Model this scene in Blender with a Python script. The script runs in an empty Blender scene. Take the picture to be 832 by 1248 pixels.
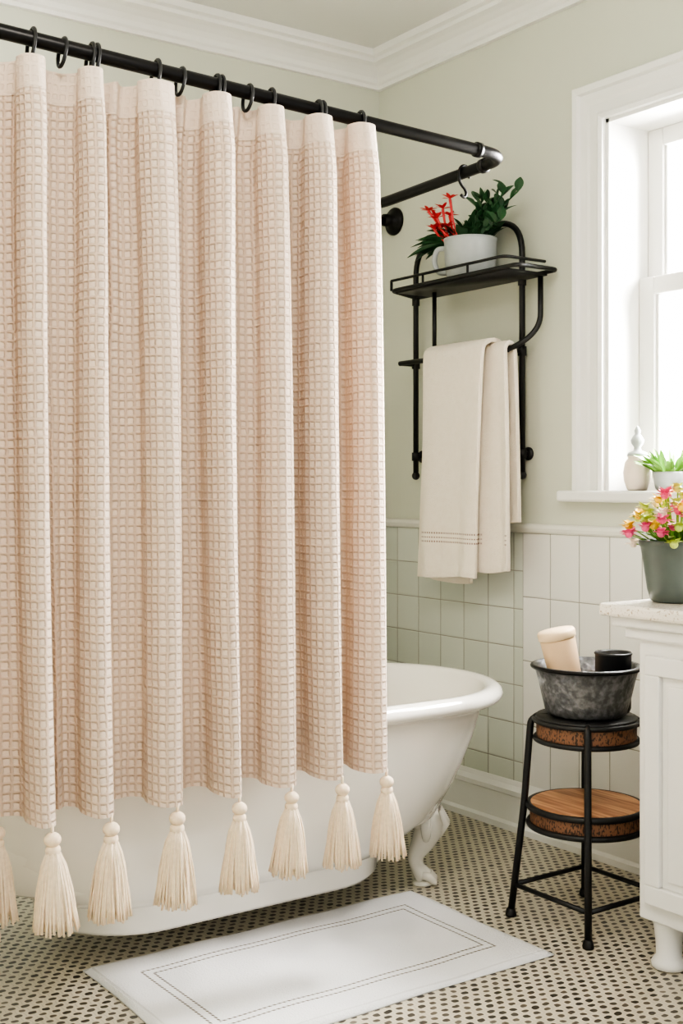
import bpy, math, random
from mathutils import Vector, Matrix
random.seed(7)
scene = bpy.context.scene
try:
    scene.view_settings.view_transform = 'AgX'
    scene.view_settings.look = 'AgX - High Contrast'
    scene.view_settings.exposure = 0.30
except Exception as e:
    print(e)

# ------------------------------------------------------------------ helpers
def s2l(c):
    return tuple(((x/255)/12.92 if x/255 <= .04045 else ((x/255+.055)/1.055)**2.4) for x in c)

def newmat(name):
    m = bpy.data.materials.new(name); m.use_nodes = True
    nt = m.node_tree
    b = nt.nodes['Principled BSDF']
    return m, nt, b

def mat(name, rgb, rough=.5, metal=0, var=.08, nscale=20, bump=.0, bscale=200, bdist=.002, spec=.5, coat=0, sss=0):
    m, nt, b = newmat(name)
    tc = nt.nodes.new('ShaderNodeTexCoord')
    n = nt.nodes.new('ShaderNodeTexNoise'); n.inputs['Scale'].default_value = nscale
    n.inputs['Detail'].default_value = 3
    nt.links.new(tc.outputs['Object'], n.inputs['Vector'])
    mx = nt.nodes.new('ShaderNodeMix'); mx.data_type = 'RGBA'
    c = s2l(rgb)
    mx.inputs[6].default_value = (*[x*(1-var) for x in c], 1)
    mx.inputs[7].default_value = (*[min(1, x*(1+var)) for x in c], 1)
    nt.links.new(n.outputs['Fac'], mx.inputs[0])
    nt.links.new(mx.outputs[2], b.inputs['Base Color'])
    b.inputs['Roughness'].default_value = rough
    b.inputs['Metallic'].default_value = metal
    b.inputs['Specular IOR Level'].default_value = spec
    b.inputs['Coat Weight'].default_value = coat
    if sss:
        b.inputs['Subsurface Weight'].default_value = sss
        b.inputs['Subsurface Radius'].default_value = (.02, .01, .006)
        b.inputs['Subsurface Scale'].default_value = .5
    if bump:
        n2 = nt.nodes.new('ShaderNodeTexNoise'); n2.inputs['Scale'].default_value = bscale
        n2.inputs['Detail'].default_value = 4
        nt.links.new(tc.outputs['Object'], n2.inputs['Vector'])
        bp = nt.nodes.new('ShaderNodeBump'); bp.inputs['Strength'].default_value = bump
        bp.inputs['Distance'].default_value = bdist
        nt.links.new(n2.outputs['Fac'], bp.inputs['Height'])
        nt.links.new(bp.outputs['Normal'], b.inputs['Normal'])
    return m

class NB:
    """small math-node builder"""
    def __init__(s, nt): s.nt = nt
    def m(s, op, a, b=None, c=None):
        n = s.nt.nodes.new('ShaderNodeMath'); n.operation = op
        for i, v in enumerate((a, b, c)):
            if v is None: continue
            if isinstance(v, (int, float)): n.inputs[i].default_value = v
            else: s.nt.links.new(v, n.inputs[i])
        return n.outputs[0]
    def mix(s, f, a, b):
        n = s.nt.nodes.new('ShaderNodeMix'); n.data_type = 'RGBA'
        for i, v in ((0, f), (6, a), (7, b)):
            if isinstance(v, tuple): n.inputs[i].default_value = (*v, 1) if len(v) == 3 else v
            elif isinstance(v, (int, float)): n.inputs[i].default_value = v
            else: s.nt.links.new(v, n.inputs[i])
        return n.outputs[2]
    def smooth(s, v, lo, hi):
        n = s.nt.nodes.new('ShaderNodeMapRange'); n.interpolation_type = 'SMOOTHSTEP'
        s.nt.links.new(v, n.inputs[0]); n.inputs[1].default_value = lo; n.inputs[2].default_value = hi
        return n.outputs[0]
    def noise(s, vec, scale, detail=3):
        n = s.nt.nodes.new('ShaderNodeTexNoise'); n.inputs['Scale'].default_value = scale
        n.inputs['Detail'].default_value = detail
        s.nt.links.new(vec, n.inputs['Vector']); return n.outputs['Fac']
    def bump(s, h, bsdf, strength, dist):
        n = s.nt.nodes.new('ShaderNodeBump'); n.inputs['Strength'].default_value = strength
        n.inputs['Distance'].default_value = dist
        s.nt.links.new(h, n.inputs['Height']); s.nt.links.new(n.outputs[0], bsdf.inputs['Normal'])
        return n.outputs[0]

def mesh_obj(name, verts, faces, material=None, smooth=False, parent=None, uvs=None):
    me = bpy.data.meshes.new(name)
    me.from_pydata([tuple(v) for v in verts], [], faces)
    me.update()
    if uvs:
        uvl = me.uv_layers.new(name='UVMap')
        for l in me.loops:
            uvl.data[l.index].uv = uvs[l.vertex_index]
    if smooth:
        for p in me.polygons: p.use_smooth = True
    o = bpy.data.objects.new(name, me)
    scene.collection.objects.link(o)
    if material: me.materials.append(material)
    if parent: o.parent = parent
    return o

def empty(name):
    e = bpy.data.objects.new(name, None); e.empty_display_size = .05
    scene.collection.objects.link(e); return e

class MB:
    """mesh accumulator"""
    def __init__(s): s.v = []; s.f = []
    def add(s, v, f):
        o = len(s.v); s.v += [Vector(x) for x in v]; s.f += [tuple(i+o for i in q) for q in f]
        return s
    def obj(s, name, material, smooth=False, parent=None, bevel=0):
        o = mesh_obj(name, s.v, s.f, material, smooth, parent)
        if bevel:
            b = o.modifiers.new('b', 'BEVEL'); b.width = bevel; b.segments = 2; b.limit_method = 'ANGLE'
        return o

def box(x0, x1, y0, y1, z0, z1):
    v = [(x, y, z) for x in (x0, x1) for y in (y0, y1) for z in (z0, z1)]
    f = [(0, 1, 3, 2), (4, 6, 7, 5), (0, 4, 5, 1), (2, 3, 7, 6), (0, 2, 6, 4), (1, 5, 7, 3)]
    return v, f

def loft(rings, closed_ring=True, cap0=True, cap1=True, loop=False):
    n = len(rings[0]); v = [p for r in rings for p in r]; f = []
    R = len(rings)
    for i in range(R if loop else R-1):
        j = (i+1) % R
        for k in range(n if closed_ring else n-1):
            l = (k+1) % n
            f.append((i*n+k, i*n+l, j*n+l, j*n+k))
    if cap0 and not loop: f.append(tuple(range(n-1, -1, -1)))
    if cap1 and not loop: f.append(tuple((R-1)*n+k for k in range(n)))
    return v, f

def tube(path, r, segs=10, closed=False, caps=True):
    P = [Vector(p) for p in path]; n = len(P)
    rad = r if isinstance(r, (list, tuple)) else [r]*n
    T = []
    for i in range(n):
        a = P[(i-1) % n] if (closed or i > 0) else P[i]
        b = P[(i+1) % n] if (closed or i < n-1) else P[i]
        T.append((b-a).normalized())
    up = Vector((0, 0, 1)) if abs(T[0].z) < .9 else Vector((1, 0, 0))
    N = (up - T[0]*up.dot(T[0])).normalized()
    rings = []
    for i in range(n):
        N = (N - T[i]*N.dot(T[i])).normalized()
        B = T[i].cross(N)
        rings.append([P[i] + (N*math.cos(2*math.pi*k/segs) + B*math.sin(2*math.pi*k/segs))*rad[i] for k in range(segs)])
    return loft(rings, True, caps, caps, loop=closed)

def fillet(pts, r, n=7, closed=False):
    P = [Vector(p) for p in pts]; out = []
    N = len(P)
    for i in range(N):
        if not closed and i in (0, N-1): out.append(P[i]); continue
        a, b, c = P[i-1], P[i], P[(i+1) % N]
        rr = min(r, (a-b).length*.49, (c-b).length*.49)
        p0 = b+(a-b).normalized()*rr; p2 = b+(c-b).normalized()*rr
        for k in range(n+1):
            t = k/n
            out.append(p0*(1-t)**2*1 + b*2*t*(1-t) + p2*t*t)
    return out

def catmull(pts, n=6):
    P = [Vector(p) for p in pts]; out = []
    for i in range(len(P)-1):
        p0 = P[max(i-1, 0)]; p1 = P[i]; p2 = P[i+1]; p3 = P[min(i+2, len(P)-1)]
        for k in range(n):
            t = k/n
            out.append(.5*((2*p1)+(p2-p0)*t+(2*p0-5*p1+4*p2-p3)*t*t+(3*p1-p0-3*p2+p3)*t**3))
    out.append(P[-1]); return out

def lathe(prof, c=(0, 0, 0), segs=40, cap0=True, cap1=True, M=None):
    rings = []
    for r, z in prof:
        ring = []
        for k in range(segs):
            a = 2*math.pi*k/segs
            p = Vector((r*math.cos(a), r*math.sin(a), z))
            if M: p = M @ p
            ring.append(p+Vector(c))
        rings.append(ring)
    return loft(rings, True, cap0, cap1)

def ball(c, r, segs=14, sz=1.0, M=None):
    prof = [(max(1e-4, r*math.sin(math.pi*i/8)), -r*sz*math.cos(math.pi*i/8)) for i in range(9)]
    return lathe(prof, c, segs, True, True, M)

def leaf(p, d, L, w, droop=.3, roll=0., n=7, cup=.15, tip=1.0):
    p = Vector(p); d = Vector(d).normalized()
    side = d.cross(Vector((0, 0, 1)))
    if side.length < .05: side = Vector((1, 0, 0))
    side.normalize()
    side = Matrix.Rotation(roll, 3, d) @ side
    v = []; f = []
    for i in range(n+1):
        t = i/n
        c = p + d*(L*t) + Vector((0, 0, -droop*L*t*t))
        ww = w*math.sin(math.pi*min(1, (t*.93+.04))**tip)
        nn = side.cross(d)
        v += [c-side*ww*.5+nn*ww*cup, c, c+side*ww*.5+nn*ww*cup]
    for i in range(n):
        a = i*3
        f += [(a, a+1, a+4, a+3), (a+1, a+2, a+5, a+4)]
    return v, f

# ------------------------------------------------------------------ materials
M_wall = mat('wall_paint', (210, 212, 197), .85, var=.015, nscale=3, bump=.08, bscale=400, bdist=.001)
M_ceil = mat('ceiling_paint', (226, 226, 220), .9, var=.01, nscale=3)
M_trim = mat('white_trim_paint', (238, 237, 232), .45, var=.01, nscale=5)
M_black = mat('black_metal', (30, 29, 29), .34, .6, var=.2, nscale=40, bump=.05, bscale=300)
M_blackp = mat('black_satin', (24, 24, 25), .42, 0, var=.2, nscale=40)
M_porc = mat('porcelain', (238, 234, 225), .12, var=.01, nscale=4, coat=.5)
M_cab = mat('cabinet_paint', (230, 229, 225), .4, var=.02, nscale=4)
M_tassel = mat('tassel_yarn', (232, 212, 186), .9, var=.16, nscale=120, bump=.4, bscale=500, sss=.1)
M_leafd = mat('leaf_dark', (44, 80, 50), .4, var=.35, nscale=25)
M_leafl = mat('leaf_light', (112, 154, 66), .45, var=.25, nscale=25)
M_red = mat('flower_red', (214, 66, 70), .5, var=.15, nscale=40)
M_pink = mat('flower_pink', (230, 96, 142), .5, var=.2, nscale=60)
M_yel = mat('flower_yellow', (236, 200, 76), .5, var=.15, nscale=60)
M_lime = mat('flower_lime', (190, 204, 104), .5, var=.2, nscale=60)
M_whitef = mat('flower_white', (236, 222, 206), .5, var=.05, nscale=60)
M_potw = mat('stoneware_white', (176, 181, 180), .45, var=.06, nscale=60)
M_potg = mat('stoneware_grey', (86, 95, 91), .35, var=.15, nscale=30)
M_soil = mat('soil', (60, 45, 35), .95, var=.4, nscale=80, bump=.6, bscale=120, bdist=.01)
M_beige = mat('beige_ceramic', (214, 184, 148), .5, var=.04, nscale=30)
M_feet = mat('cream_enamel', (230, 226, 214), .25, var=.03, nscale=20)

# hammered galvanised bowl
M_bowl, nt, b = newmat('hammered_metal')
nb = NB(nt); tc = nt.nodes.new('ShaderNodeTexCoord').outputs['Object']
b.inputs['Metallic'].default_value = .7; b.inputs['Roughness'].default_value = .38
nt.links.new(nb.mix(nb.smooth(nb.noise(tc, 60, 5), .35, .7), s2l((100, 101, 104)), s2l((142, 143, 146))), b.inputs['Base Color'])
vo = nt.nodes.new('ShaderNodeTexVoronoi'); vo.inputs['Scale'].default_value = 90; nt.links.new(tc, vo.inputs['Vector'])
nb.bump(vo.outputs['Distance'], b, .4, .004)

# wood
M_wood, nt, b = newmat('stool_wood')
nb = NB(nt); tc = nt.nodes.new('ShaderNodeTexCoord').outputs['Object']
mp = nt.nodes.new('ShaderNodeMapping'); nt.links.new(tc, mp.inputs[0]); mp.inputs['Scale'].default_value = (60, 4, 30)
w = nb.noise(mp.outputs[0], 1.2, 6)
nt.links.new(nb.mix(nb.smooth(w, .3, .7), s2l((156, 102, 68)), s2l((216, 164, 120))), b.inputs['Base Color'])
b.inputs['Roughness'].default_value = .5
# stencilled dark wood band
M_band, nt, b = newmat('stool_band')
nb = NB(nt); tc = nt.nodes.new('ShaderNodeTexCoord').outputs['Object']
mp = nt.nodes.new('ShaderNodeMapping'); nt.links.new(tc, mp.inputs[0]); mp.inputs['Scale'].default_value = (240, 240, 110)
w = nb.noise(mp.outputs[0], 1., 1)
nt.links.new(nb.mix(nb.smooth(w, .52, .60), s2l((128, 90, 66)), s2l((58, 42, 34))), b.inputs['Base Color'])
b.inputs['Roughness'].default_value = .5

# stone top
M_top, nt, b = newmat('stone_counter')
nb = NB(nt); tc = nt.nodes.new('ShaderNodeTexCoord').outputs['Object']
c = nb.mix(nb.smooth(nb.noise(tc, 160, 4), .55, .68), s2l((236, 230, 218)), s2l((186, 170, 146)))
nt.links.new(c, b.inputs['Base Color']); b.inputs['Roughness'].default_value = .2

# mosaic floor
M_floor, nt, b = newmat('mosaic_floor')
nb = NB(nt); tcn = nt.nodes.new('ShaderNodeTexCoord'); tc = tcn.outputs['Object']
sp = nt.nodes.new('ShaderNodeSeparateXYZ'); nt.links.new(tc, sp.inputs[0])
px, py = .031, .021
wob = nb.m('MULTIPLY', nb.m('SUBTRACT', nb.noise(tc, 34, 2), .5), .012)
gy = nb.m('DIVIDE', nb.m('ADD', sp.outputs[1], wob), py)
row = nb.m('FLOOR', gy)
par = nb.m('MULTIPLY', nb.m('FLOORED_MODULO', row, 2.0), .5)
gx = nb.m('ADD', nb.m('DIVIDE', nb.m('ADD', sp.outputs[0], wob), px), par)
fx = nb.m('ABSOLUTE', nb.m('SUBTRACT', nb.m('FRACT', gx), .5))
fy = nb.m('ABSOLUTE', nb.m('SUBTRACT', nb.m('FRACT', gy), .5))
cell = nt.nodes.new('ShaderNodeTexWhiteNoise'); cell.noise_dimensions = '2D'
cb = nt.nodes.new('ShaderNodeCombineXYZ')
nt.links.new(nb.m('FLOOR', gx), cb.inputs[0]); nt.links.new(row, cb.inputs[1]); nt.links.new(cb.outputs[0], cell.inputs[0])
d = nb.m('ADD', nb.m('POWER', nb.m('DIVIDE', fx, .28), 2.6), nb.m('POWER', nb.m('DIVIDE', fy, .32), 2.6))
d = nb.m('ADD', d, nb.m('MULTIPLY', nb.m('SUBTRACT', cell.outputs[0], .5), .5))
dark = nb.m('SUBTRACT', 1., nb.smooth(d, .75, 1.2))
dk = nb.mix(cell.outputs[0], s2l((60, 56, 50)), s2l((112, 104, 92)))
grout = nb.m('MAXIMUM', nb.smooth(fx, .46, .5), nb.smooth(fy, .46, .5))
lt = nb.mix(nb.noise(tc, 12, 3), s2l((196, 188, 168)), s2l((218, 210, 192)))
lt = nb.mix(nb.m('MULTIPLY', grout, .4), lt, s2l((150, 142, 126)))
nt.links.new(nb.mix(dark, lt, dk), b.inputs['Base Color'])
b.inputs['Roughness'].default_value = .32
nb.bump(nb.m('SUBTRACT', 1., grout), b, .3, .001)

# wall tiles
def tile_mat(name, tw, th, c1, c2, axis=1, y0=0., z0=0.):
    m, nt, b = newmat(name); nb = NB(nt)
    tc = nt.nodes.new('ShaderNodeTexCoord').outputs['Object']
    sp = nt.nodes.new('ShaderNodeSeparateXYZ'); nt.links.new(tc, sp.inputs[0])
    gx = nb.m('DIVIDE', nb.m('SUBTRACT', sp.outputs[axis], y0), tw)
    gz = nb.m('DIVIDE', nb.m('SUBTRACT', sp.outputs[2], z0), th)
    ex = nb.m('MULTIPLY', nb.m('SUBTRACT', .5, nb.m('ABSOLUTE', nb.m('SUBTRACT', nb.m('FRACT', gx), .5))), tw)
    ez = nb.m('MULTIPLY', nb.m('SUBTRACT', .5, nb.m('ABSOLUTE', nb.m('SUBTRACT', nb.m('FRACT', gz), .5))), th)
    e = nb.m('MINIMUM', ex, ez)
    inside = nb.smooth(e, .0008, .0022)
    cb = nt.nodes.new('ShaderNodeCombineXYZ'); wn = nt.nodes.new('ShaderNodeTexWhiteNoise'); wn.noise_dimensions = '2D'
    nt.links.new(nb.m('FLOOR', gx), cb.inputs[0]); nt.links.new(nb.m('FLOOR', gz), cb.inputs[1]); nt.links.new(cb.outputs[0], wn.inputs[0])
    base = nb.mix(wn.outputs[0], s2l(c1), s2l(c2))
    nt.links.new(nb.mix(inside, s2l((162, 160, 150)), base), b.inputs['Base Color'])
    b.inputs['Roughness'].default_value = .12
    nb.bump(nb.smooth(e, .0008, .006), b, .5, .002)
    return m
M_tileS = tile_mat('tile_square', .1265, .1265, (206, 211, 199), (221, 224, 214), 1, 0, .99-.1265*8)  # darker sage than the tall tiles: greenish corner shade put into the colour
M_tileL = tile_mat('tile_tall', .1265, .21, (230, 228, 222), (238, 236, 231), 1, -.804, .99-.21*5)
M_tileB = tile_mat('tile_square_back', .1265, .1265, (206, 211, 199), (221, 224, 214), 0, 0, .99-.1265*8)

# curtain
M_curt, nt, b = newmat('waffle_cotton')
nb = NB(nt); tcn = nt.nodes.new('ShaderNodeTexCoord')
sp = nt.nodes.new('ShaderNodeSeparateXYZ'); nt.links.new(tcn.outputs['UV'], sp.inputs[0])
cs = .0180
wv = nb.m('MULTIPLY', nb.m('SUBTRACT', nb.noise(tcn.outputs['Object'], 12, 2), .5), .008)
wv2 = nb.m('ADD', wv, nb.m('MULTIPLY', nb.m('SUBTRACT', nb.noise(tcn.outputs['UV'], 140, 1), .5), .003))
fx = nb.m('ABSOLUTE', nb.m('SUBTRACT', nb.m('FRACT', nb.m('DIVIDE', nb.m('ADD', sp.outputs[0], wv2), cs)), .5))
fy = nb.m('ABSOLUTE', nb.m('SUBTRACT', nb.m('FRACT', nb.m('DIVIDE', nb.m('ADD', sp.outputs[1], wv2), cs)), .5))
mx = nb.m('ADD', nb.m('MULTIPLY', nb.m('MAXIMUM', fx, fy), .85), nb.m('MULTIPLY', nb.m('ADD', fx, fy), .09))
sq = nb.m('SUBTRACT', 1., nb.smooth(mx, .26, .44))
plain = nb.smooth(sp.outputs[1], 1.935, 1.94)
seam = nb.smooth(nb.m('ABSOLUTE', nb.m('SUBTRACT', sp.outputs[1], 1.937)), .004, .0)
fine = nb.noise(tcn.outputs['UV'], 900, 2)
h = nb.m('MAXIMUM', sq, nb.m('MULTIPLY', plain, .6))
h = nb.m('SUBTRACT', h, nb.m('MULTIPLY', seam, .8))
h = nb.m('ADD', h, nb.m('MULTIPLY', fine, .28))
col = nb.mix(nb.m('MAXIMUM', sq, plain), s2l((219, 198, 179)), s2l((233, 217, 201)))
nt.links.new(col, b.inputs['Base Color'])
b.inputs['Roughness'].default_value = .9; b.inputs['Specular IOR Level'].default_value = .15
b.inputs['Sheen Weight'].default_value = .1
nrm = nb.bump(h, b, .85, .0045)
tr = nt.nodes.new('ShaderNodeBsdfTranslucent'); tr.inputs['Color'].default_value = (*s2l((248, 208, 172)), 1)
ms = nt.nodes.new('ShaderNodeMixShader'); ms.inputs[0].default_value = .15
nt.links.new(b.outputs[0], ms.inputs[1]); nt.links.new(tr.outputs[0], ms.inputs[2])
nt.links.new(ms.outputs[0], nt.nodes['Material Output'].inputs[0])

# towel
M_towel, nt, b = newmat('terry_towel')
nb = NB(nt); tcn = nt.nodes.new('ShaderNodeTexCoord')
sp = nt.nodes.new('ShaderNodeSeparateXYZ'); nt.links.new(tcn.outputs['Object'], sp.inputs[0])
def stripe(z, wd): return nb.smooth(nb.m('ABSOLUTE', nb.m('SUBTRACT', sp.outputs[2], z)), wd, wd*.4)
st = nb.m('MAXIMUM', nb.m('MAXIMUM', stripe(.985, .004), stripe(.970, .003)), stripe(.956, .004))
dash = nb.smooth(nb.m('FRACT', nb.m('MULTIPLY', sp.outputs[1], 110)), .35, .55)
onfront = nb.smooth(sp.outputs[0], -.140, -.146)
st = nb.m('MULTIPLY', nb.m('MULTIPLY', nb.m('MULTIPLY', st, dash), .9), onfront)
base = nb.mix(nb.noise(tcn.outputs['Object'], 40, 3), s2l((240, 229, 211)), s2l((247, 238, 223)))
nt.links.new(nb.mix(st, base, s2l((150, 114, 100))), b.inputs['Base Color'])
b.inputs['Roughness'].default_value = .95; b.inputs['Specular IOR Level'].default_value = .1; b.inputs['Sheen Weight'].default_value = .2
nb.bump(nb.noise(tcn.outputs['Object'], 260, 4), b, .7, .005)

# rug
M_rug, nt, b = newmat('bath_mat_cotton')
nb = NB(nt); tcn = nt.nodes.new('ShaderNodeTexCoord')
sp = nt.nodes.new('ShaderNodeSeparateXYZ'); nt.links.new(tcn.outputs['Object'], sp.inputs[0])
ax = nb.m('SUBTRACT', .49, nb.m('ABSOLUTE', sp.outputs[0])); ay = nb.m('SUBTRACT', .28, nb.m('ABSOLUTE', sp.outputs[1]))
e = nb.m('MINIMUM', ax, ay)
def ln(p, wd): return nb.smooth(nb.m('ABSOLUTE', nb.m('SUBTRACT', e, p)), wd, wd*.5)
L = nb.m('MAXIMUM', ln(.100, .0034), ln(.122, .0034))
dd = nb.smooth(nb.m('FRACT', nb.m('MULTIPLY', nb.m('ADD', sp.outputs[0], sp.outputs[1]), 80)), .2, .4)
L = nb.m('MULTIPLY', nb.m('MULTIPLY', L, dd), .95)
hem = nb.m('MULTIPLY', ln(.016, .003), .2)
base = nb.mix(nb.noise(tcn.outputs['Object'], 8, 3), s2l((228, 228, 229)), s2l((238, 238, 239)))
base = nb.mix(hem, base, s2l((150, 145, 138)))
nt.links.new(nb.mix(L, base, s2l((112, 102, 90))), b.inputs['Base Color'])
b.inputs['Roughness'].default_value = .95; b.inputs['Specular IOR Level'].default_value = .1
nb.bump(nb.m('ADD', nb.noise(tcn.outputs['Object'], 220, 3), nb.m('MULTIPLY', nb.m('ADD', L, hem), -1.)), b, .7, .004)

# ------------------------------------------------------------------ room shell
XL, YF, ZC = -3.45, -4.4, 2.765
WY0, WY1, WZ0, WZ1 = -1.157, -1.97, 1.13, 2.267   # window opening
mb = MB(); mb.add(*box(XL-.1, .3, YF, .3, -.1, 0)); mb.obj('floor', M_floor)
mb = MB(); mb.add(*box(XL-.1, .3, YF, .3, ZC, ZC+.1)); mb.obj('ceiling', M_ceil)
mb = MB(); mb.add(*box(XL, 0, 0, .2, 0, ZC)); mb.obj('wall_back', M_wall)
mb = MB(); mb.add(*box(XL-.1, XL, YF, .2, 0, ZC)); mb.obj('wall_left', M_wall)
mb = MB()
mb.add(*box(0, .22, WY0, .2, 0, ZC)); mb.add(*box(0, .22, YF, WY1, 0, ZC))
mb.add(*box(0, .22, WY1, WY0, 0, WZ0)); mb.add(*box(0, .22, WY1, WY0, WZ1, ZC))
mb.obj('wall_right', M_wall)
# tile wainscot
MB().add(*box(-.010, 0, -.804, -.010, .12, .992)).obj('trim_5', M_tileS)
MB().add(*box(-.012, 0, YF, -.804, .12, .992)).obj('trim_6', M_tileL)
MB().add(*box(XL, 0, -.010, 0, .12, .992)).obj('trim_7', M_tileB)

def run(name, prof, material, which, end):
    n = len(prof)
    if which == 'right': r0 = [(-o, -o, z) for o, z in prof]; r1 = [(-o, end, z) for o, z in prof]
    else: r0 = [(-o, -o, z) for o, z in prof]; r1 = [(end, -o, z) for o, z in prof]
    v, f = loft([r0, r1], True, True, True)
    return mesh_obj(name, v, f, material)
cap = [(0, .99), (.016, .99), (.02, .996), (.022, 1.006), (.018, 1.016), (.01, 1.021), (0, 1.021)]
M_cap = mat('tile_cap', (230, 229, 220), .15, var=.02)
run('trim_1', cap, M_cap, 'right', YF)
run('trim_2', cap, M_cap, 'back', XL)
crown = [(0, 2.655), (.018, 2.655), (.02, 2.668), (.028, 2.675), (.034, 2.69), (.048, 2.705), (.07, 2.718), (.092, 2.725), (.096, 2.737), (.112, 2.742), (.116, 2.7649), (0, 2.7649)]
run('trim_3', crown, M_trim, 'right', YF); run('trim_4', crown, M_trim, 'back', XL)
base = [(0, 0), (.03, 0), (.03, .02), (.022, .03), (.022, .115), (.028, .12), (.028, .135), (.018, .15), (.012, .165), (0, .168)]
run('baseboard_right', base, M_trim, 'right', YF); run('baseboard_back', base, M_trim, 'back', XL)

# ------------------------------------------------------------------ window
win = empty('window_1')
prof = [(0, 0), (0, .018), (.012, .024), (.022, .016), (.05, .016), (.06, .020), (.085, .022), (.09, .034), (.108, .036), (.114, .028), (.114, 0)]
rings = []
for (cy, cz, sy, sz) in ((WY0, 1.13, 1, 0), (WY0, WZ1, 1, 1), (WY1, WZ1, -1, 1), (WY1, 1.13, -1, 0)):
    rings.append([(-h, cy+sy*d_, cz+sz*d_) for d_, h in prof])
v, f = loft(rings, True, True, True); mesh_obj('casing', v, f, M_trim, parent=win)
mb = MB()
mb.add(*box(-.055, .13, WY1-.16, WY0+.16, 1.095, 1.13)); o = mb.obj('sill', M_trim, parent=win, bevel=.008)
mb = MB()  # jamb liners
mb.add(*box(0, .22, WY0-.012, WY0, WZ0, WZ1)); mb.add(*box(0, .22, WY1, WY1+.012, WZ0, WZ1)); mb.add(*box(0, .22, WY1, WY0, WZ1-.012, WZ1))
mb.add(*box(.13, .22, WY1, WY0, WZ0, WZ0+.02))
mb.obj('jamb', M_trim, parent=win)
def sash(name, x, z0, z1):
    mb = MB(); y0, y1 = WY1+.012, WY0-.012
    mb.add(*box(x, x+.035, y1-.06, y1, z0, z1)); mb.add(*box(x, x+.035, y0, y0+.06, z0, z1))
    mb.add(*box(x, x+.035, y0+.06, y1-.06, z0, z0+.06)); mb.add(*box(x, x+.035, y0+.06, y1-.06, z1-.055, z1))
    for (a, b_, c, d_) in ((y0+.06, y0+.07, z0+.06, z1-.055), (y1-.07, y1-.06, z0+.06, z1-.055)):
        mb.add(*box(x+.01, x+.03, a, b_, c, d_))
    mb.obj(name, M_trim, parent=win, bevel=.004)
sash('sash_lower', .135, WZ0+.02, 1.79); sash('sash_upper', .175, 1.74, WZ1-.012)

# ------------------------------------------------------------------ bathtub
tub = empty('clawfoot_bathtub')
CX, CY = -1.21, -.88
def stadium(L, W, z, n=26):
    pts = []; s = L-W
    for i in range(n):
        a = -math.pi/2+math.pi*i/(n-1); pts.append((CX+s+W*math.cos(a), CY+W*math.sin(a), z))
    for i in range(n):
        a = math.pi/2+math.pi*i/(n-1); pts.append((CX-s+W*math.cos(a), CY+W*math.sin(a), z))
    return pts
R = []
for L, W, z in [(.44, .18, .075), (.475, .225, .078), (.485, .235, .09), (.49, .24, .145), (.495, .243, .15), (.52, .262, .155),
                (.58, .285, .185), (.66, .315, .235), (.72, .333, .30), (.765, .345, .37), (.80, .355, .44), (.825, .362, .505), (.84, .366, .53)]:
    R.append(stadium(L, W, z))
rr = .030
for i in range(11):
    a = -math.pi*.45+math.pi*1.25*i/10
    R.append(stadium(.868+rr*math.cos(a), .370+rr*math.cos(a), .554+rr*.8*math.sin(a)))
for L, W, z in [(.825, .333, .51), (.79, .325, .42), (.75, .31, .32), (.68, .28, .22), (.58, .22, .18), (.4, .1, .17)]:
    R.append(stadium(L, W, z))
v, f = loft(R, True, True, True); mesh_obj('tub_body', v, f, M_porc, True, tub)
def foot(x, y, sx, sy, name):
    mb = MB()
    d_ = Vector((sx, sy, 0)).normalized()
    P = Vector((x, y, 0))
    pts = [P-d_*.05+Vector((0, 0, .245)), P-d_*.012+Vector((0, 0, .215)), P+d_*.018+Vector((0, 0, .175)), P+d_*.005+Vector((0, 0, .13)), P-d_*.018+Vector((0, 0, .085)), P-d_*.015+Vector((0, 0, .05)), P+d_*.005+Vector((0, 0, .022))]
    pth = catmull(pts, 5); n = len(pth)
    key = [.035, .045, .045, .036, .024, .021, .028]
    rad = []
    for i in range(n):
        t = i/(n-1)*6; k = min(int(t), 5); rad.append(key[k]+(key[k+1]-key[k])*(t-k))
    mb.add(*tube(pth, rad, 14))
    sd = Vector((-d_.y, d_.x, 0))
    for k in (-1, 0, 1):  # toes
        c0 = P+d_*.02+sd*k*.018
        mb.add(*tube([c0+Vector((0, 0, .03))-d_*.02, c0+Vector((0, 0, .026)), c0+d_*.014+Vector((0, 0, .013)), c0+d_*.02+Vector((0, 0, .004))], [.012, .014, .011, .004], 8))
    mb.add(*lathe([(.028, 0), (.032, .004), (.026, .012), (.01, .014)], P, 16))
    for k in (-1, 1):  # scroll ears & shell
        mb.add(*tube(catmull([P+sd*k*.02+d_*.01+Vector((0, 0, .13)), P+sd*k*.052+d_*.012+Vector((0, 0, .16)), P+sd*k*.065+d_*.01+Vector((0, 0, .20)), P+sd*k*.045+d_*.01+Vector((0, 0, .225)), P+sd*k*.03+d_*.015+Vector((0, 0, .205))], 4), [.006+.010*math.sin(math.pi*min(1, i/16*.8+.1)) for i in range(17)], 8))
    for k in (-1, 0, 1):
        mb.add(*tube([P+d_*.05+sd*k*.006+Vector((0, 0, .14)), P+d_*.068+sd*k*.018+Vector((0, 0, .18)), P+d_*.05+sd*k*.03+Vector((0, 0, .22))], [.005, .011, .005], 8))
    mb.obj(name, M_feet, True, tub)
foot(-.60, -1.01, .75, -.65, 'foot_1'); foot(-.60, -.75, .75, .65, 'foot_2')
foot(-1.90, -.94, -.9, -.3, 'foot_3'); foot(-1.90, -.78, -.9, .3, 'foot_4')

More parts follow.
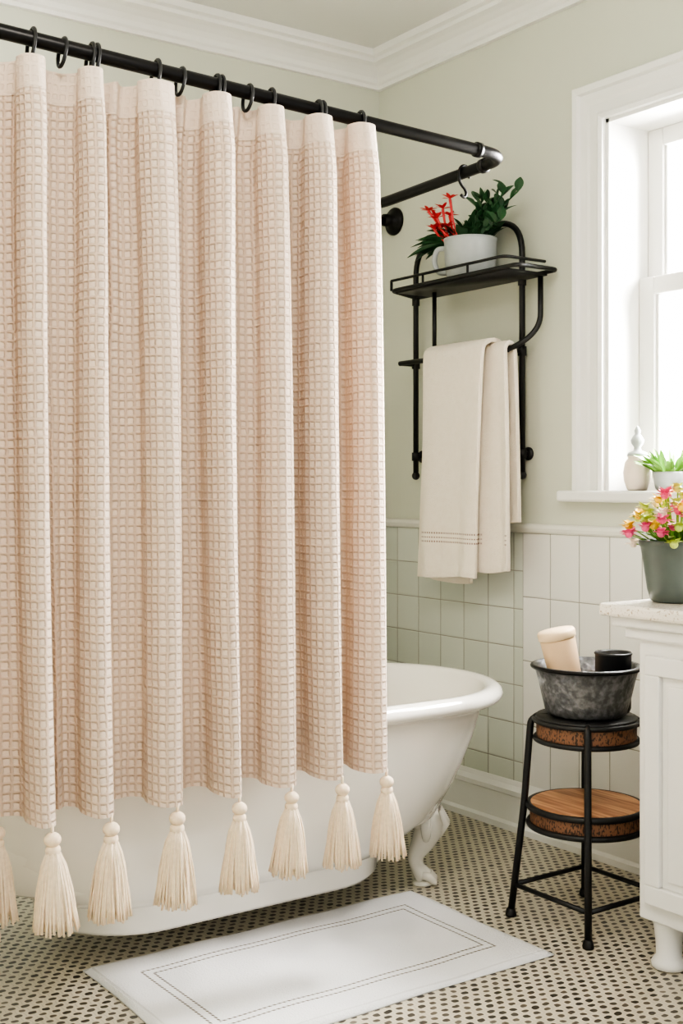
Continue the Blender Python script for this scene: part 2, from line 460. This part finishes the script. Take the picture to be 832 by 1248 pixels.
# ------------------------------------------------------------------ shower curtain (rod, rings, cloth and tassels)
cur = empty('shower_curtain')
rod = cur
RX = -.605
def rodz(x): return 2.01+(RX-x)*.03
pth = fillet([(XL+.002, -1.37, rodz(XL)), (RX, -1.37, 2.01), (RX, -.80, 1.992), (RX, -.10, 2.10), (-.004, -.10, 2.14)], .075, 9)
mb = MB(); mb.add(*tube(pth, .0155, 18)); mb.obj('rod_bar', M_black, True, rod)
mb = MB()
rotY = Matrix.Rotation(-math.pi/2, 3, 'Y')
mb.add(*lathe([(.052, 0), (.052, .008), (.044, .016), (.03, .02), (.024, .035), (.022, .055)], (-.001, -.10, 2.14), 28, M=rotY))
mb.add(*tube([(-.715, -1.37, 2.0134), (-.700, -1.37, 2.0129)], .0195, 18)); mb.add(*tube([(RX, -1.285, 2.0073), (RX, -1.27, 2.0068)], .0195, 18))
mb.add(*lathe([(.052, 0), (.052, .008), (.03, .02), (.022, .04)], (XL+.001, -1.37, rodz(XL)), 28, M=Matrix.Rotation(math.pi/2, 3, 'Y')))
mb.obj('flanges', M_black, True, rod)
mb = MB()
cyy = -1.20; zz = 2.005
loop = [(RX+.019*math.cos(a), cyy, zz+.019*math.sin(a)) for a in [math.radians(x) for x in range(-40, 200, 20)]]
loop = loop + [(RX-.020, cyy, zz-.02), (RX-.012, cyy, zz-.035), (RX, cyy, zz-.045), (RX+.006, cyy, zz-.058), (RX-.003, cyy, zz-.068), (RX-.014, cyy, zz-.062)]
mb.add(*tube(catmull(loop, 3), .0042, 8)); mb.obj('s_hook', M_black, True, rod)

ridges = [-2.44, -2.31, -2.175, -2.04, -1.905, -1.778, -1.628, -1.482, -1.340, -1.211, -1.088]
hws =    [.026, .027, .026, .027, .027, .027, .038, .028, .033, .031, .037]
rnd = [random.random() for _ in range(60)]
ZT, ZB = 2.0, .474
def ridge_at(i, t):
    return ridges[i] + .018*t + .005*math.sin(3.1*t+6*rnd[i])*min(1, t*5)
def row_profile(t):
    g = max(0, 1-t*14)          # gathered top
    P = []
    for i in range(len(ridges)):
        x = ridge_at(i, t); hw = hws[i]*(1+.10*math.sin(2.3*t+5*rnd[i+12]))
        dp = (.086+.018*rnd[i+20]+.008*t)*(1-.42*g)
        yb = -1.336 - .020*g
        wob = .004*math.sin(4*t+7*rnd[i+30])
        P += [(x-hw*.90, yb-.004), (x-hw*1.10, yb-dp*.45), (x-hw*.72, yb-dp*.88), (x+wob, yb-dp), (x+hw*.72, yb-dp*.88), (x+hw*1.10, yb-dp*.45), (x+hw*.90, yb-.004)]
        if i < len(ridges)-1:
            x2 = ridge_at(i+1, t); a = x+hw*.90; b_ = x2-hws[i+1]*.90; s_ = b_-a
            r_ = .009*math.sin(5*t+9*rnd[i+8])
            P += [(a+s_*.28, yb+.014+r_*.5), (a+s_*.5, yb+.006-r_), (a+s_*.72, yb+.014+r_*.3)]
        else:
            P += [(x+hw+.002, yb+.006), (x+hw+.007, yb-.002+.004*math.sin(3*t)), (x+hw+.010, yb-.010)]
    return P
NS = 8
def dens(P):
    return [(p.x, p.y) for p in catmull([(a, b_, 0) for a, b_ in P], NS)]
NZ = 80
verts = []; uvs = []
ref = dens(row_profile(.5)); arc = [0.]
for j in range(1, len(ref)): arc.append(arc[-1]+math.hypot(ref[j][0]-ref[j-1][0], ref[j][1]-ref[j-1][1]))
NC = len(ref)
for r in range(NZ+1):
    t = r/NZ; row = dens(row_profile(t)); z = ZT+(ZB-ZT)*t
    for j, (x, y) in enumerate(row):
        q = (-1.336-y)/.095   # ~1 on a ridge
        zz = z + .010*q*max(0, 1-t*20) - .006*q*max(0, t*8-7)
        verts.append((x, y, zz)); uvs.append((arc[j], z))
faces = [(r*NC+j, r*NC+j+1, (r+1)*NC+j+1, (r+1)*NC+j) for r in range(NZ) for j in range(NC-1)]
cloth = mesh_obj('cloth', verts, faces, M_curt, True, cur, uvs)
# tassels
def tassel_mesh():
    mb = MB(); rng = random.Random(3)
    mb.add(*tube([(0, 0, .014), (0, 0, -.012)], .0035, 8))
    mb.add(*ball((0, 0, -.018), .018, 16, .85))
    mb.add(*lathe([(.007, -.028), (.0145, -.033), (.016, -.040), (.0145, -.046), (.0125, -.050)], (0, 0, 0), 18))
    mb.add(*lathe([(.0125, -.045), (.020, -.06), (.028, -.09), (.034, -.13), (.038, -.175), (.034, -.186)], (0, 0, 0), 24))
    n = 64
    for k in range(n):
        a = 2*math.pi*k/n+rng.uniform(-.04, .04); rb = .043+rng.uniform(-.003, .004); ln_ = .200+rng.uniform(-.006, .006)
        tw_ = rng.uniform(-.12, .12)
        P = []
        for q in range(7):
            t = q/6
            rad = .0125 + (rb-.0125)*(t**.62) + .0012*math.sin(t*7+k)
            aa = a+tw_*t
            P.append((rad*math.cos(aa), rad*math.sin(aa), -.043-(ln_-.043)*t))
        mb.add(*tube(P, [.0016, .0022, .0025, .0026, .0027, .0027, .0024], 5))
    for k in range(50):
        a = rng.uniform(0, 6.28); rb = rng.uniform(.004, .04); ln_ = .199+rng.uniform(-.006, .005)
        mb.add(*tube([(rb*.85*math.cos(a), rb*.85*math.sin(a), -.16), (rb*math.cos(a), rb*math.sin(a), -ln_)], .003, 5))
    return mb
tm = tassel_mesh(); tobj = None
txs = [-2.40, -2.27, -2.14, -2.03, -1.955, -1.880, -1.752, -1.604, -1.458, -1.315, -1.181, -1.052]
for i, x in enumerate(txs):
    if tobj is None:
        o = tm.obj('tassel_1', M_tassel, True, cur); tobj = o
    else:
        o = bpy.data.objects.new('tassel_%d' % (i+1), tobj.data); scene.collection.objects.link(o); o.parent = cur
    yy = min([y for (xx, y) in dens(row_profile(1)) if abs(xx-x) < .006] or [-1.37])
    o.location = (x, yy+.003, ZB-.014); o.rotation_euler = (random.uniform(-.03, .03), random.uniform(-.05, .05), random.uniform(0, 6))
    s_ = random.uniform(.92, .99); o.scale = (s_, s_, s_)
# rings
hooks = MB()
hx = [r_+.004 for r_ in ridges]
for k, x in enumerate(hx + [-1.835, -1.565, -1.395]):
    zr = rodz(x); big = k < len(hx)
    for off in ((0, .011) if big and k % 2 else (0,)):
        pts = []
        for q in range(20):
            a = 2*math.pi*q/20
            pts.append((x+off+.004*math.sin(a), -1.37+.021*math.cos(a), (zr-.012)+(.034 if big else .030)*math.sin(a)))
        hooks.add(*tube(pts, .0042, 8, closed=True))
hooks.obj('curtain_rings', M_blackp, True, rod)

# ------------------------------------------------------------------ rack
rack = empty('towel_rack_shelf')
mb = MB()
YA, YB = -.265, -.822
mb.add(*tube(fillet([(-.032, YA, 1.185), (-.032, YA, 2.02), (-.032, YB, 2.02), (-.032, YB, 1.185)], .12, 10), .0100, 14))
TZ = 1.585
for y in (YA, YB):
    mb.add(*ball((-.032, y, 1.18), .015)); mb.add(*tube([(-.032, y, 1.25), (-.001, y, 1.25)], .009, 10))
    mb.add(*lathe([(.022, 0), (.022, .005), (.012, .01)], (-.001, y, 1.25), 16, M=rotY))
    mb.add(*tube([(-.032, y, 1.235), (-.032, y, 1.265)], .015, 12))
    mb.add(*tube([(-.032, y, TZ-.015), (-.032, y, TZ+.015)], .015, 12)); mb.add(*tube([(-.032, y, TZ), (-.105, y, TZ)], .008, 10))
    mb.add(*tube([(-.032, y, 1.80), (-.032, y, 1.84)], .014, 12))
SX0, SX1, SY0, SY1, SZ = -.205, -.03, -.345, -.985, 1.828
mb.add(*tube(fillet([(SX0, SY0, SZ), (SX0, SY1, SZ), (SX1, SY1, SZ), (SX1, SY0+.08, SZ)], .03, 6, closed=True), .0070, 10, closed=True))
mb.add(*tube(fillet([(SX0, SY0, SZ+.035), (SX0, SY1+.06, SZ+.035), (SX1, SY1+.06, SZ+.035)], .03, 6), .005, 8))
mb.add(*tube([(SX0, SY0, SZ+.035), (SX0, SY0, SZ)], .005, 8))
for y in (-.52, -.75): mb.add(*tube([(SX0, y, SZ+.035), (SX0, y, SZ)], .004, 8))
mb.add(*tube([(SX1, YA, SZ), (SX1, SY0, SZ)], .007, 8))
mb.add(*box(SX0+.004, SX1, SY1+.05, SY0-.03, SZ-.012, SZ-.004))
bx = -.105
mb.add(*tube(fillet([(SX1-.01, -.915, SZ), (SX1-.01, -.915, 1.65), (bx, -.86, TZ), (bx, YA, TZ)], .05, 8), .009, 12))
mb.add(*tube(fillet([(bx, -.46, SZ), (bx, -.46, TZ)], .03), .0075, 10))
mb.obj('rack_frame', M_blackp, True, rack)

# towel
def drape(y0t, y1t, y0b, y1b, xf, xb, zt, zf, zb, seed, ny=26):
    rng = random.Random(seed); ph = rng.uniform(0, 6)
    path = []
    nF = 26
    for i in range(nF): path.append((xf, zf+(zt-.03-zf)*i/nF, 'f'))
    for i in range(9):
        a = math.pi*i/8; cx_ = (xf+xb)/2; rx = (xb-xf)/2
        path.append((cx_-rx*math.cos(a), zt-.03+.03*math.sin(a), 't'))
    for i in range(1, nF): path.append((xb, zt-.03-(zt-.03-zb)*i/nF, 'b'))
    V = []
    for (x, z, s) in path:
        t = max(0, min(1, (zt-z)/(zt-zf)))
        row = []
        for j in range(ny+1):
            u = j/ny
            y = (y0t+(y0b-y0t)*t**.7)*(1-u)+(y1t+(y1b-y1t)*t**.7)*u
            w_ = .010*t**.6*math.sin(u*7+ph+t*.8)+.004*math.sin(u*17+ph*2+t*2)*t
            xx = x+(w_ if s == 'f' else -abs(w_)*.2 if s == 'b' else 0)
            row.append((min(xx, -.025), y, z+.006*math.sin(u*5+ph)*t))
        V.append(row)
    return loft(V, False, False, False)
tow = MB()
tow.add(*drape(-.45, -.70, -.385, -.66, -.122, -.088, TZ+.015, .82, 1.02, 1))
tow.add(*drape(-.485, -.79, -.485, -.755, -.168, -.078, TZ+.034, .838, 1.00, 5))
tow.add(*drape(-.66, -.845, -.70, -.875, -.128, -.085, TZ+.022, .865, 1.0, 9))
to = tow.obj('hanging_towel', M_towel, True)
sm = to.modifiers.new('s', 'SOLIDIFY'); sm.thickness = .015; sm.offset = 0
bv = to.modifiers.new('b', 'BEVEL'); bv.width = .005; bv.segments = 2; bv.limit_method = 'ANGLE'

# ------------------------------------------------------------------ shelf plant in mug
pl = empty('potted_cactus_mug')
pc = Vector((-.118, -.665, SZ-.0035))
mb = MB(); mb.add(*lathe([(.06, 0), (.072, .004), (.080, .02), (.086, .07), (.088, .13), (.090, .142), (.084, .143), (.081, .12), (.0, .12)], pc, 40, True, False))
hd = Vector((-.62, .78, 0)).normalized()
mb.add(*tube(catmull([pc+hd*.080+Vector((0, 0, .115)), pc+hd*.112+Vector((0, 0, .112)), pc+hd*.122+Vector((0, 0, .075)), pc+hd*.108+Vector((0, 0, .038)), pc+hd*.076+Vector((0, 0, .035))], 6), .009, 10))
mb.obj('mug', M_potw, True, pl)
MB().add(*lathe([(.081, .12), (.05, .128), (.001, .13)], pc, 24)).obj('soil', M_soil, True, pl)
lv = MB(); rng = random.Random(11)
for k in range(44):
    a = rng.uniform(0, 6.28); r0 = rng.uniform(0, .05); tilt = rng.uniform(.3, 1.3)
    d_ = Vector((math.cos(a)*tilt*.45, math.sin(a)*tilt, 1))
    lv.add(*leaf(pc+Vector((r0*math.cos(a), r0*math.sin(a), .125)), d_, rng.uniform(.08, .14), rng.uniform(.026, .036), rng.uniform(.2, .5), rng.uniform(-.6, .6)))
for k in range(16):  # branches leaning towards the window
    base_ = pc+Vector((-.02, -.02, .125)); tip_ = base_+Vector((rng.uniform(-.03, .03), -rng.uniform(.05, .21), rng.uniform(.04, .14)))
    lv.add(*tube([base_, (base_+tip_)/2+Vector((0, 0, .01)), tip_], .0028, 6))
    for q in range(5):
        lv.add(*leaf(tip_+(base_-tip_)*.15*q, (rng.uniform(-.6, .4), rng.uniform(-.9, .6), rng.uniform(.2, 1.2)), .062, .030, .2, rng.uniform(-1, 1), tip=.85))
for k in range(34):
    lv.add(*leaf(pc+Vector((-.03, .045, .125)), (rng.uniform(-.7, .05), rng.uniform(.4, 1.4), rng.uniform(.1, 1.0)), rng.uniform(.11, .18), .028, .35, rng.uniform(-1, 1)))
lv.obj('leaves', M_leafd, False, pl)
fl = MB()
for k in range(12):
    b_ = pc+Vector((rng.uniform(-.07, -.03), rng.uniform(.0, .06), .13)); t_ = b_+Vector((rng.uniform(-.03, .0), rng.uniform(-.01, .10), rng.uniform(.04, .14)))
    fl.add(*tube([b_, (b_+t_)/2+Vector((0, .006, 0)), t_], [.0022, .0035, .005], 7))
    for q in range(7):
        fl.add(*leaf(t_, (math.cos(q*.9), math.sin(q*.9), rng.uniform(.1, .9)), .034, .013, .1, 0))
fl.obj('flowers', M_red, False, pl)

# ------------------------------------------------------------------ bath mat
nx, ny = 60, 36; hx_, hy_ = .49, .28
vs = []
for j in range(ny+1):
    for i in range(nx+1):
        x = -hx_+2*hx_*i/nx; y = -hy_+2*hy_*j/ny
        e_ = min(hx_-abs(x), hy_-abs(y))
        z = .004+.008*min(1, e_/.012) + .0012*math.sin(x*9+y*14)+.001*math.sin(x*23)
        vs.append((x+.003*math.sin(y*12), y+.003*math.sin(x*10), z))
n0 = len(vs)
vs += [(v_[0], v_[1], 0.0005) for v_ in vs]
fs = []
W_ = nx+1
for j in range(ny):
    for i in range(nx):
        a = j*W_+i; fs.append((a, a+1, a+W_+1, a+W_)); fs.append((n0+a, n0+a+W_, n0+a+W_+1, n0+a+1))
for i in range(nx):
    fs.append((i, n0+i, n0+i+1, i+1)); a = ny*W_+i; fs.append((a, a+1, n0+a+1, n0+a))
for j in range(ny):
    a = j*W_; fs.append((a, a+W_, n0+a+W_, n0+a)); a = j*W_+nx; fs.append((a, n0+a, n0+a+W_, a+W_))
rug = mesh_obj('bath_mat', vs, fs, M_rug, True)
rug.location = (-1.16, -1.325, 0)

# ------------------------------------------------------------------ side table
st_ = empty('round_side_table')
SC = Vector((-.43, -1.485, 0))
mb = MB()
for k in range(4):
    a = math.pi/4+math.pi/2*k
    d_ = Vector((math.cos(a), math.sin(a), 0))
    pts = fillet([SC+d_*.10+Vector((0, 0, .534)), SC+d_*.144+Vector((0, 0, .532)), SC+d_*.162+Vector((0, 0, .30)), SC+d_*.197+Vector((0, 0, .006))], .035, 6)
    mb.add(*tube(pts, .0092, 12)); mb.add(*lathe([(.014, 0), (.015, .006), (.012, .018), (.009, .022)], SC+d_*.197, 14))
def ring(r, z, rt=.007): mb.add(*tube([SC+Vector((r*math.cos(2*math.pi*i/48), r*math.sin(2*math.pi*i/48), z)) for i in range(48)], rt, 10, closed=True))
ring(.136, .530, .007); ring(.133, .480, .007); ring(.150, .303, .009); ring(.150, .256, .008)
for k in range(4):
    a = math.pi/4+math.pi/2*k; a2 = a+math.pi/2
    r_ = .188
    mb.add(*tube([SC+Vector((r_*math.cos(a), r_*math.sin(a), .085)), SC+Vector((r_*math.cos(a2), r_*math.sin(a2), .085))], .0065, 10))
mb.add(*lathe([(.10, .530), (.130, .530), (.134, .536), (.130, .542), (.0, .542)], SC, 48, True, False))
mb.obj('metal_frame', M_blackp, True, st_)
MB().add(*lathe([(.0005, .475), (.130, .476), (.130, .529), (.0005, .530)], SC, 48)).obj('upper_band', M_band, False, st_)
MB().add(*lathe([(.145, .250), (.147, .252), (.147, .304), (.145, .306)], SC, 48, True, False)).obj('lower_band', M_band, False, st_)
MB().add(*lathe([(.146, .304), (.146, .310), (.143, .312), (.0005, .312)], SC, 48)).obj('lower_shelf', M_wood, False, st_)

# bowl and contents
bw = empty('metal_basin')
BZ = .5445
mb = MB(); mb.add(*lathe([(.0005, 0), (.095, 0), (.103, .004), (.108, .012), (.126, .09), (.134, .118), (.142, .122), (.143, .128), (.138, .132), (.130, .130), (.122, .09), (.104, .014), (.0005, .008)], SC+Vector((0, 0, BZ)), 56, False, False))
mb.obj('basin_body', M_bowl, True, bw)
mb = MB(); mb.add(*tube([SC+Vector((.141*math.cos(2*math.pi*i/48), .141*math.sin(2*math.pi*i/48), BZ+.126)) for i in range(48)], .0055, 8, closed=True)); mb.obj('basin_rim', M_black, True, bw)
cup = empty('beige_bottle')
Mx = Matrix.Rotation(math.radians(-12), 3, Vector((.5736, .8192, 0)))
cbase = SC+Vector((-.012, .045, BZ+.030))
MB().add(*lathe([(.001, 0), (.036, 0), (.040, .006), (.044, .10), (.047, .165), (.046, .168)], cbase, 32, M=Mx)).obj('bottle_body', M_beige, True, cup)
MB().add(*lathe([(.0475, .168), (.050, .170), (.051, .186), (.047, .192), (.001, .193)], cbase, 32, M=Mx)).obj('bottle_lid', mat('bottle_lid', (226, 200, 164), .5, var=.03), True, cup)
bc = SC+Vector((.046, -.052, BZ+.010))
MB().add(*lathe([(.001, 0), (.042, 0), (.046, .01), (.047, .148), (.050, .152), (.047, .156), (.042, .152), (.040, .02), (.001, .018)], bc, 32, False, False)).obj('black_cup', M_blackp, True)

# ------------------------------------------------------------------ vanity
va = empty('bathroom_vanity')
VY = -1.678; VE = -2.85; VX = -.592
MB().add(*box(VX, -.024, VE, VY, .832, .862)).obj('countertop', M_top, parent=va, bevel=.007)
mb = MB(); mb.add(*box(VX+.018, -.024, VE, VY-.025, .808, .832)); mb.add(*box(VX+.032, -.024, VE, VY-.055, .780, .808)); mb.add(*box(VX+.046, -.03, VE, VY-.088, .115, .785))
mb.obj('cabinet', M_cab, parent=va, bevel=.005)
mb = MB(); fx0 = VX+.046
def panel(y0, y1, z0, z1):
    s = .045
    for b4 in ((y1, y0, z1-s, z1), (y1, y0, z0, z0+s), (y0-s, y0, z0+s, z1-s), (y1, y1+s, z0+s, z1-s)):
        mb.add(*box(fx0-.018, fx0, b4[0], b4[1], b4[2], b4[3]))
    mb.add(*box(fx0-.006, fx0, y1+s, y0-s, z0+s, z1-s))
    mb.add(*box(fx0-.012, fx0-.004, y1+s+.02, y0-s-.02, z0+s+.02, z1-s-.02))
panel(VY-.118, VY-.52, .16, .745); panel(VY-.535, VY-.95, .16, .745)
mb.obj('doors', M_cab, parent=va, bevel=.004)
mb = MB()
for (x, y) in ((VX+.092, VY-.14), (-.09, VY-.14), (VX+.092, VE+.06), (-.09, VE+.06)):
    mb.add(*lathe([(.03, 0), (.04, .004), (.042, .014), (.036, .024), (.030, .03), (.031, .06), (.036, .10), (.040, .118)], (x, y, 0), 28))
mb.obj('turned_legs', M_cab, True, va)

# flower pot on vanity
fp = empty('potted_flowers')
fc = Vector((-.415, -1.775, .8625))
MB().add(*lathe([(.001, 0), (.058, 0), (.066, .004), (.074, .03), (.084, .10), (.090, .134), (.094, .138), (.094, .150), (.088, .151), (.084, .13), (.001, .128)], fc, 44, False, False)).obj('pot', M_potg, True, fp)
MB().add(*lathe([(.084, .128), (.04, .134), (.001, .136)], fc, 24)).obj('soil', M_soil, True, fp)
rng = random.Random(21)
lv = MB(); heads = {m.name: MB() for m in (M_pink, M_yel, M_lime, M_whitef)}
mats = {m.name: m for m in (M_pink, M_yel, M_lime, M_whitef)}
for k in range(110):
    a = rng.uniform(0, 6.28); t = rng.uniform(.3, 1.5)
    lv.add(*leaf(fc+Vector((.05*rng.random()*math.cos(a), .05*rng.random()*math.sin(a), .13)), (math.cos(a)*t, math.sin(a)*t, 1), rng.uniform(.06, .14), .016, .4, rng.uniform(-1, 1), n=5))
names = [M_pink.name, M_lime.name, M_yel.name, M_pink.name, M_lime.name, M_whitef.name]
for k in range(62):
    a = rng.uniform(0, 6.28); rr_ = .130*math.sqrt(rng.random()); hgt = .300-rr_*.85+rng.uniform(-.06, .02)
    c_ = fc+Vector((rr_*math.cos(a), rr_*math.sin(a), hgt))
    lv.add(*tube([fc+Vector((rr_*.3*math.cos(a), rr_*.3*math.sin(a), .13)), c_], .0018, 5))
    H = heads[names[k % 6]]
    H.add(*ball(c_, .010, 8))
    for q in range(16):
        an = q*2.4; el = rng.uniform(-.1, 1.2)
        H.add(*leaf(c_, (math.cos(an), math.sin(an), el), rng.uniform(.018, .027), .015, .1, 0, n=3))
lv.obj('foliage', M_leafl, False, fp)
for n_, H in heads.items(): H.obj(n_+'_heads', mats[n_], False, fp)

# sill items
ur = empty('ceramic_jar')
uc = Vector((.03, -1.255, 1.1305))
MB().add(*lathe([(.001, 0), (.028, 0), (.031, .006), (.040, .03), (.042, .055), (.037, .085), (.027, .098), (.031, .104)], uc, 32)).obj('jar_body', M_whitef, True, ur)
MB().add(*lathe([(.031, .104), (.028, .114), (.012, .120), (.010, .130), (.018, .142), (.020, .152), (.013, .164), (.008, .170), (.010, .180), (.004, .192), (.001, .195)], uc, 24)).obj('jar_stopper', M_potw, True, ur)
sp_ = empty('sill_plant')
pc2 = Vector((.045, -1.365, 1.1305))
MB().add(*lathe([(.001, 0), (.034, 0), (.042, .006), (.05, .05), (.05, .056), (.045, .054), (.001, .05)], pc2, 28, False, False)).obj('pot', M_potw, True, sp_)
lv = MB()
for k in range(90):
    a = rng.uniform(0, 6.28); t = rng.uniform(.1, 1.3)
    lv.add(*leaf(pc2+Vector((.03*math.cos(a), .03*math.sin(a), .045)), (math.cos(a)*t, math.sin(a)*t, 1), rng.uniform(.06, .13), .016, .3, rng.uniform(-1, 1), n=4))
lv.obj('leaves', M_leafl, False, sp_)

# ------------------------------------------------------------------ light: overcast sky, brighter on the window side
w_ = bpy.data.worlds.new('World'); scene.world = w_; w_.use_nodes = True
wt = w_.node_tree; bg = wt.nodes['Background']; bg.inputs[0].default_value = (1, .99, .97, 1)
nb = NB(wt); wc = wt.nodes.new('ShaderNodeTexCoord'); ws = wt.nodes.new('ShaderNodeSeparateXYZ'); wt.links.new(wc.outputs['Generated'], ws.inputs[0])
east = nb.m('MULTIPLY', nb.smooth(ws.outputs[0], .25, .6), nb.smooth(ws.outputs[1], -.3, .2))
wt.links.new(nb.m('ADD', .92, nb.m('MULTIPLY', east, 5.0)), bg.inputs[1])
def area(name, loc, target, size, sy, power, col):
    l = bpy.data.lights.new(name, 'AREA'); l.shape = 'RECTANGLE'; l.size = size; l.size_y = sy; l.energy = power; l.color = col
    o = bpy.data.objects.new(name, l); scene.collection.objects.link(o); o.location = loc
    o.rotation_euler = (Vector(target)-Vector(loc)).to_track_quat('-Z', 'Y').to_euler(); return o
area('daylight_outside_window', (1.3, -1.6, 2.0), (-1.2, -1.6, 1.0), 2.4, 2.2, 1250, (1, .98, .955))
area('added_fill_light', (-2.4, -2.9, 2.6), (-1.1, -1.4, .8), .5, .5, 20, (1, .94, .87))  # added soft fill below the ceiling, no visible fixture behind it

# ------------------------------------------------------------------ camera
cam = bpy.data.cameras.new('camera'); co = bpy.data.objects.new('camera', cam); scene.collection.objects.link(co)
cam.sensor_fit = 'VERTICAL'; cam.sensor_height = 36; cam.lens = 36*1480/1248; cam.shift_y = -34/1248
co.location = (-2.794, -3.737, 1.15); co.rotation_euler = (math.pi/2, 0, math.radians(-35))
cam.clip_start = .02
scene.camera = co
